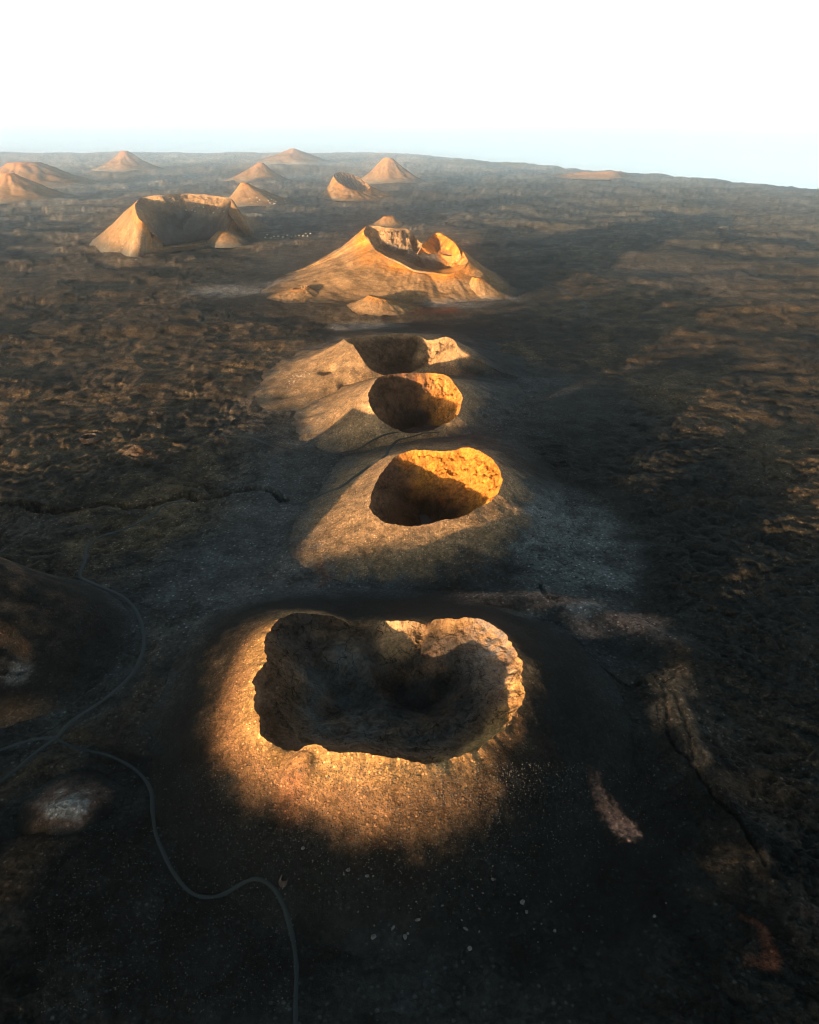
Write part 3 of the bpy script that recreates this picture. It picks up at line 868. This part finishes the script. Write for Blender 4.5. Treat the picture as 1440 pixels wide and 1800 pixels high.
# ----------------------------------------------------------------- build the volcanoes
LABELS = {
    'twin': 'large dark twin crater in front with a gold lit rim',
    'orange': 'cone with a round crater whose back wall glows bright orange',
    'breached': 'cone with a deep crater and streaked rust and gold right wall, beyond the orange crater',
    'ragged': 'ragged brown cone with a broken rim, directly behind the deep streaked crater',
    'great': 'great tan cone with two summits and two craters in the middle of the plain',
    'horseshoe': 'wide horseshoe shaped cone with an open shaded crater at the left',
    'low': 'low rounded mound at the open mouth of the horseshoe cone',
    'behind': 'smooth tan cone just behind the right arm of the horseshoe cone',
    'hollow': 'far tan cone with a shaded hollow in its right side',
    'ridged': 'far sharp ridged cone just behind the cone with the shaded hollow',
    'small_mid': 'small pale pointed cone between the horseshoe cone and the horizon peak',
    'far_peak': 'pale steep peak standing on the horizon left of the middle',
    'far_left': 'small pale pointed peak on the horizon at the left',
    'edge_big': 'broad pale eroded mountain at the left edge below the horizon',
    'edge_front': 'pale furrowed cone at the left edge in front of the broad eroded mountain',
    'knob': 'tiny orange knob of a cone right behind the great cone',
    'flat': 'flat sunlit crater ring far away near the coast',
    'foot': 'small tan cone with pits at the front foot of the great cone',
    'dark': 'broad black shaded cone at the left edge ringed by a road',
    'mound': 'low mound with a pale patchy top beside the road junction',
}
LABELS.update({
    'hummock': 'low lumpy hummock at the left foot of the great cone',
    'spur': 'steep lit spur at the right foot of the great cone',
    'ring': 'small stone ring with an open hole beside the winding road',
    'pit': 'dark collapse pit with pale banks in the lava field at the left',
    'peak': 'small pointed lava knob just right of the collapse pit',
})
KIND = {'low': ('cinder_mound', 'mound'), 'hummock': ('cinder_mound', 'mound'), 'spur': ('cinder_mound', 'mound'), 'mound': ('cinder_mound', 'mound'), 'ring': ('vent', 'vent'), 'pit': ('collapse_pit', 'pit'), 'peak': ('lava_knob', 'knob')}
V.update(VENTS)
VOBJ = {}
for key, v in V.items():
    if key == 'side':                                   # the second summit belongs to the great cone
        g = V['great']
        X, Y, Z, U = v.flank()
        C = flank_colour(v, X, Y, Z, U, v.flank_col)
        grid_mesh('side_cone', X, Y, Z, np.clip(C, .005, 1), M_FLANK, VOBJ['great'], wrap=True, origin=(g.cx, g.cy, 0))
        X, Y, Z, d, zw = v.crater()
        C = wall_colour(v, X, Y, Z, d, 'side')
        grid_mesh('side_crater', X, Y, Z, np.clip(C, .005, 1), M_CRATER, VOBJ['great'], wrap=True, origin=(g.cx, g.cy, 0))
        continue
    root = bpy.data.objects.new(KIND.get(key, ('volcano',))[0], None)
    root.location = (v.cx, v.cy, 0)
    COL.objects.link(root)
    tag(root, LABELS[key], KIND.get(key, ('', 'volcano'))[1])
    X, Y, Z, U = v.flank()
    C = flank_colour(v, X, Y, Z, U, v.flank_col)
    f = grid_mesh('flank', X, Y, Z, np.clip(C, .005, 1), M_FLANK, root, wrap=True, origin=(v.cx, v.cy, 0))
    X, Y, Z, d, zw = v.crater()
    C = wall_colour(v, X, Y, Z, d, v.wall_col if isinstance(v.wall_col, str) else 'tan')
    f = grid_mesh('crater' if key not in ('low', 'mound', 'behind', 'small_mid', 'far_peak', 'far_left', 'edge_front', 'knob', 'peak', 'spur', 'hummock') else 'summit', X, Y, Z, np.clip(C, .005, 1), M_CRATER, root, wrap=True, origin=(v.cx, v.cy, 0))
    VOBJ[key] = root

# ----------------------------------------------------------------- roads, draped on what they cross
bpy.context.view_layer.update()
DG = bpy.context.evaluated_depsgraph_get()


def drop(x, y):
    """height of the land at (x, y)"""
    ok, loc, nrm, *_ = sc.ray_cast(DG, (x, y, 290), (0, 0, -1))
    return (loc.z, nrm) if ok else (0.0, Vector((0, 0, 1)))


def look(px, py):
    """the place on the land that is seen at photo position (px, py)"""
    dx, dy = (px - 720) / F, -(py - 900) / F
    ok, loc, nrm, *_ = sc.ray_cast(DG, (0, 0, H), Vector((dx, dy * SP + CP, dy * CP - SP)).normalized())
    return (loc, nrm) if ok else (None, None)


M_ROAD = bpy.data.materials.new('cinder_road')
M_ROAD.use_nodes = True
rb = M_ROAD.node_tree.nodes['Principled BSDF']
rb.inputs['Roughness'].default_value = .9
rn = M_ROAD.node_tree.nodes.new('ShaderNodeTexNoise'); rn.inputs['Scale'].default_value = .8; rn.inputs['Detail'].default_value = 5
rg = M_ROAD.node_tree.nodes.new('ShaderNodeNewGeometry')
rr_ = M_ROAD.node_tree.nodes.new('ShaderNodeMix'); rr_.data_type = 'RGBA'
rr_.inputs['A'].default_value, rr_.inputs['B'].default_value = (.020, .027, .027, 1), (.036, .044, .043, 1)
M_ROAD.node_tree.links.new(rg.outputs['Position'], rn.inputs['Vector'])
M_ROAD.node_tree.links.new(rn.outputs['Fac'], rr_.inputs['Factor'])
M_ROAD.node_tree.links.new(rr_.outputs['Result'], rb.inputs['Base Color'])


M_ROAD_DARK = M_ROAD.copy(); M_ROAD_DARK.name = 'black_cinder_road'
_m = [n for n in M_ROAD_DARK.node_tree.nodes if n.type == 'MIX'][0]
_m.inputs['A'].default_value, _m.inputs['B'].default_value = (.009, .015, .015, 1), (.019, .027, .027, 1)


def ribbon(name, pts, width, label, lift=.18, mat=None):
    p = np.asarray(pts)
    t = np.gradient(p, axis=0)
    t /= np.linalg.norm(t, axis=1)[:, None] + 1e-9
    n_ = np.stack([-t[:, 1], t[:, 0]], 1)
    wv = width * (1 + .3 * gnoise(np.arange(len(p)) / 5.0, np.zeros(len(p)), 601))
    ks = (-.5, -.22, .22, .5)
    zz = np.array([[drop(*(p[i] + n_[i] * k * wv[i]))[0] for k in ks] for i in range(len(p))])
    m = zz.max(1)
    m = np.maximum(m, np.convolve(np.pad(m, 2, mode='edge'), np.ones(5) / 5, 'valid'))
    X = np.stack([p[:, 0] + n_[:, 0] * k * wv for k in ks], 1)
    Y = np.stack([p[:, 1] + n_[:, 1] * k * wv for k in ks], 1)
    Z = np.stack([m + lift * (1 if abs(k) < .4 else -.6) for k in ks], 1)
    o = grid_mesh(name, X, Y, Z, None, mat or M_ROAD)
    return tag(o, label, kind='structure')


ribbon('road', ROADS['main'], 2.2, 'winding dark road from the bottom edge up to the road junction', mat=M_ROAD_DARK)
ribbon('road', ROADS['west'], 2.8, 'straight track leaving the road junction to the lower left')
ribbon('road', ROADS['cone'], 3.0, 'road leaving the junction along the foot of the black cone')
ribbon('road', ROADS['north'], 3.2, 'road curving round the black cone up to the fissure')
TRACKS = [
    ([(490, 866), (492, 878), (508, 883), (530, 884), (560, 872), (600, 856), (625, 838), (650, 820), (676, 803), (684, 790), (696, 778), (720, 770), (752, 764), (772, 762)], 3.6, 'dark footpath climbing between the orange crater and the streaked crater'),
    ([(392, 762), (400, 768), (440, 769), (470, 780), (500, 790), (535, 798), (570, 797), (600, 797), (630, 790), (655, 776), (680, 765), (700, 761)], 3.6, 'dark footpath round the front foot of the streaked crater'),
    ([(1060, 552), (1026, 547), (1030, 540), (1022, 530), (1004, 519), (985, 508), (960, 498), (935, 487)], 6.0, 'thin track on the shaded plain right of the great cone'),
    ([(1026, 547), (990, 549), (950, 552), (910, 550), (870, 547)], 6.0, 'thin track along the right foot of the great cone'),
    ([(-20, 463), (40, 461), (100, 458), (158, 452)], 8.0, 'thin pale track leading to the horseshoe cone'),
]
for pts, wd, lb in TRACKS:
    q = []
    for px, py in pts:
        loc, _ = look(px, py)
        if loc is not None:
            q.append((loc.x, loc.y))
    L = sum(math.dist(a, b_) for a, b_ in zip(q[:-1], q[1:]))
    ribbon('path', spline(q, max(24, int(L / 3.5))), wd, lb)

# ----------------------------------------------------------------- boulders
M_STONE = bpy.data.materials.new('pale_stone')
M_STONE.use_nodes = True
sb = M_STONE.node_tree.nodes['Principled BSDF']
sb.inputs['Roughness'].default_value = .95
sn = M_STONE.node_tree.nodes.new('ShaderNodeTexNoise'); sn.inputs['Scale'].default_value = 2.2; sn.inputs['Detail'].default_value = 5
sg = M_STONE.node_tree.nodes.new('ShaderNodeNewGeometry')
sm = M_STONE.node_tree.nodes.new('ShaderNodeMix'); sm.data_type = 'RGBA'
sm.inputs['A'].default_value, sm.inputs['B'].default_value = (.05, .048, .043, 1), (.17, .16, .145, 1)
M_STONE.node_tree.links.new(sg.outputs['Position'], sn.inputs['Vector'])
M_STONE.node_tree.links.new(sn.outputs['Fac'], sm.inputs['Factor'])
M_STONE.node_tree.links.new(sm.outputs['Result'], sb.inputs['Base Color'])
M_DARK = M_STONE.copy(); M_DARK.name = 'dark_stone'
_m = [n for n in M_DARK.node_tree.nodes if n.type == 'MIX'][0]
_m.inputs['A'].default_value, _m.inputs['B'].default_value = (.012, .012, .012, 1), (.03, .028, .026, 1)


M_WHITE = M_STONE.copy(); M_WHITE.name = 'white_stone'
_m = [n for n in M_WHITE.node_tree.nodes if n.type == 'MIX'][0]
_m.inputs['A'].default_value, _m.inputs['B'].default_value = (.30, .29, .26, 1), (.6, .58, .54, 1)


def rock_shape(seed, sub=2):
    import bmesh
    bm = bmesh.new()
    bmesh.ops.create_icosphere(bm, subdivisions=sub, radius=.5)
    rs = np.random.RandomState(seed)
    cut = [(Vector(rs.normal(size=3)).normalized(), .3 + .12 * rs.rand()) for _ in range(9)]
    sx = (1 + .3 * rs.rand(), .8 + .2 * rs.rand(), .65 + .25 * rs.rand())
    for v_ in bm.verts:
        for nn, dd in cut:
            e = v_.co.dot(nn)
            if e > dd:
                v_.co -= nn * (e - dd) * .9
        v_.co = Vector((v_.co.x * sx[0], v_.co.y * sx[1], v_.co.z * sx[2])) * (1 + .05 * rs.normal())
    vs_ = [tuple(v_.co) for v_ in bm.verts]
    fs = [tuple(x.index for x in f.verts) for f in bm.faces]
    bm.free()
    return vs_, fs


SHAPES = [rock_shape(k) for k in range(7)]
SMALL = [rock_shape(20 + k, 1) for k in range(6)]
ROCKM = {}
for mname, mt in (('pale', M_STONE), ('dark', M_DARK), ('white', M_WHITE)):
    for k, (v_, f_) in enumerate(SHAPES):
        me = bpy.data.meshes.new('boulder')
        me.from_pydata(v_, [], f_)
        me.materials.append(mt)
        ROCKM[mname, k] = me
rnd = random.Random(5)


def boulder(px, py, size, label, group, kind='pale'):
    loc, nrm = look(px, py)
    if loc is None:
        return
    o = bpy.data.objects.new('boulder', ROCKM[kind, rnd.randrange(7)])
    o.location = loc - Vector((0, 0, size * .06)) + Vector((0, 0, size * .12))
    o.rotation_euler = (rnd.uniform(-.5, .5), rnd.uniform(-.5, .5), rnd.uniform(0, 6.28))
    o.scale = (size * rnd.uniform(.8, 1.2), size * rnd.uniform(.8, 1.2), size * rnd.uniform(.8, 1.1))
    COL.objects.link(o)
    tag(o, label, 'boulder', group)


BIG = [((657, 1647), 2.4, 'large round grey boulder low on the black slope, left of a close pair'),
       ((691, 1631), 1.7, 'angular pale boulder upslope between the round grey boulder and the close pair'),
       ((712, 1647), 2.2, 'lower boulder of a touching pair on the black slope'),
       ((717, 1641), 1.5, 'upper boulder of a touching pair on the black slope'),
       ((826, 1667), 2.6, 'lone grey boulder lowest on the middle of the black slope'),
       ((918, 1586), 2.5, 'brightest big pale boulder on the right of the black slope'),
       ((926, 1604), 1.9, 'grey boulder just below the brightest big pale boulder'),
       ((533, 1491), 2.3, 'grey boulder high on the slope just right of the small stone vent'),
       ((612, 1530), 2.0, 'pale boulder upslope near the left of the black slope'),
       ((645, 1540), 1.8, 'flat pale boulder beside a smaller one, mid height on the black slope'),
       ((656, 1540), 1.1, 'smaller boulder just right of the flat pale boulder'),
       ((736, 1616), 1.7, 'dim grey boulder above the touching pair on the black slope'),
       ((819, 1633), 1.7, 'pale boulder just above the lone lowest grey boulder'),
       ((866, 1546), 1.7, 'pale boulder upright on the upper right of the black slope'),
       ((658, 1627), 1.1, 'small bright stone above the large round grey boulder'),
       ((975, 1636), 1.8, 'pale boulder at the lower right of the black slope'),
       ((1150, 1611), 1.5, 'lone pale boulder far right of the black slope')]
for (px, py), sz, lb in BIG:
    boulder(px, py, sz, lb, 'large boulders on the black slope')
n_ = 0
while n_ < 130:
    px, py = rnd.gauss(790, 190), rnd.gauss(1560, 55)
    if not (500 < px < 1330 and 1450 < py < 1760):
        continue
    part_ = 'nearest the winding road' if px < 690 else 'above the lone lowest boulder' if px < 900 else 'beyond the brightest big boulder'
    row_ = 'high' if py < 1530 else 'low'
    boulder(px, py, .4 + .7 * rnd.random() ** 2.2, f'small pale stone {row_} on the black slope {part_}', 'small stones on the black slope')
    n_ += 1
for k in range(36):
    px, py = rnd.uniform(905, 1075), rnd.uniform(870, 1040)
    boulder(px, py, rnd.uniform(1.2, 2.4), 'black stone on bare grey ash ' + ('close to the orange crater' if px < 965 else 'toward the dark lava' if px > 1025 else 'in mid patch') + (', far side' if py < 920 else ', near side' if py > 985 else ''), 'black stones on the grey ash', 'dark')
for k in range(26):
    t = rnd.random()
    boulder(495 + 55 * t + rnd.gauss(0, 6), 676 - 22 * t + rnd.gauss(0, 8), rnd.uniform(1.2, 2.2), 'pale stone on the sunlit left flank of the ragged cone, ' + ('nearest its outer foot' if t < .33 else 'toward the small pit' if t > .7 else 'halfway along'), 'pale stones on the ragged cone', 'white')
for k in range(52):
    px, py = rnd.gauss(222, 24), rnd.gauss(420, 13)
    boulder(px, py, rnd.uniform(1.8, 3.6), 'pale speck of stone ' + ('low near the foot' if py > 424 else 'halfway up') + (' at the outer end' if px < 205 else ' beside the shaded hollow' if px > 240 else ' in the middle') + ' of the horseshoe cone', 'pale stones on the horseshoe cone', 'white')
for px, py in ((466, 418), (477, 419), (482, 416), (489, 416), (497, 417), (505, 414), (520, 415), (526, 414), (533, 415), (541, 415), (546, 411), (470, 413), (512, 417), (538, 411)):
    boulder(px, py, rnd.uniform(5, 8), 'white speck of stone in the row at the right foot of the horseshoe cone', 'white specks in a row', 'white')
for k in range(16):
    boulder(rnd.gauss(470, 16), rnd.gauss(354, 4), rnd.uniform(4, 7), 'pale speck of stone on the foot of the smooth tan cone', 'pale stones on the smooth cone', 'white')
for k in range(9):
    boulder(rnd.gauss(345, 25), rnd.gauss(366, 4), rnd.uniform(4, 7), 'pale speck of stone inside the horseshoe crater', 'pale stones in the horseshoe crater', 'white')


def gravel(name, n, place, size, label, mat):
    vs_, fs, k = [], [], 0
    for _ in range(n):
        loc, nrm = look(*place())
        if loc is None:
            continue
        s_ = size()
        v_, f_ = SMALL[rnd.randrange(6)]
        ca, sa = math.cos(rnd.uniform(0, 6.28)), math.sin(rnd.uniform(0, 6.28))
        a_ = rnd.uniform(0, 6.28); ca, sa = math.cos(a_), math.sin(a_)
        vs_ += [(loc.x + s_ * (x * ca - y * sa), loc.y + s_ * (x * sa + y * ca), loc.z + s_ * (z + .15)) for x, y, z in v_]
        fs += [tuple(i + k for i in f) for f in f_]
        k += len(v_)
    me = bpy.data.meshes.new(name)
    me.from_pydata(vs_, [], fs)
    me.materials.append(mat)
    o = bpy.data.objects.new(name, me)
    COL.objects.link(o)
    return tag(o, label, kind='stuff')


gravel('gravel', 7000, lambda: (rnd.gauss(700, 210), 1385 + abs(rnd.gauss(0, 95)) - 45), lambda: .22 + .55 * rnd.random() ** 3, 'loose stones strewn over the front slope of the twin crater', M_STONE)
gravel('gravel', 2600, lambda: (rnd.uniform(60, 520), rnd.uniform(1450, 1780)), lambda: .2 + .5 * rnd.random() ** 3, 'loose pale stones strewn over the dark lava by the winding road', M_STONE)

# ----------------------------------------------------------------- air
M_HAZE = bpy.data.materials.new('haze_air')
M_HAZE.use_nodes = True
hn = M_HAZE.node_tree
hn.nodes.clear()
ho = hn.nodes.new('ShaderNodeOutputMaterial')
hv = hn.nodes.new('ShaderNodeVolumePrincipled')
hv.inputs['Color'].default_value = (.88, .96, 1.0, 1)
hv.inputs['Density'].default_value = 1.25e-4
hv.inputs['Anisotropy'].default_value = 0.972
hn.links.new(hv.outputs[0], ho.inputs['Volume'])
E, LO, HI = 62000, -50, 335
me = bpy.data.meshes.new('haze')
me.from_pydata([(x, y, z) for z in (LO, HI) for y in (-E, E) for x in (-E, E)], [], [(0, 2, 3, 1), (4, 5, 7, 6), (0, 1, 5, 4), (2, 6, 7, 3), (0, 4, 6, 2), (1, 3, 7, 5)])
me.materials.append(M_HAZE)
hz = bpy.data.objects.new('haze', me)
COL.objects.link(hz)
tag(hz, 'thin pale haze over the plain', kind='stuff')
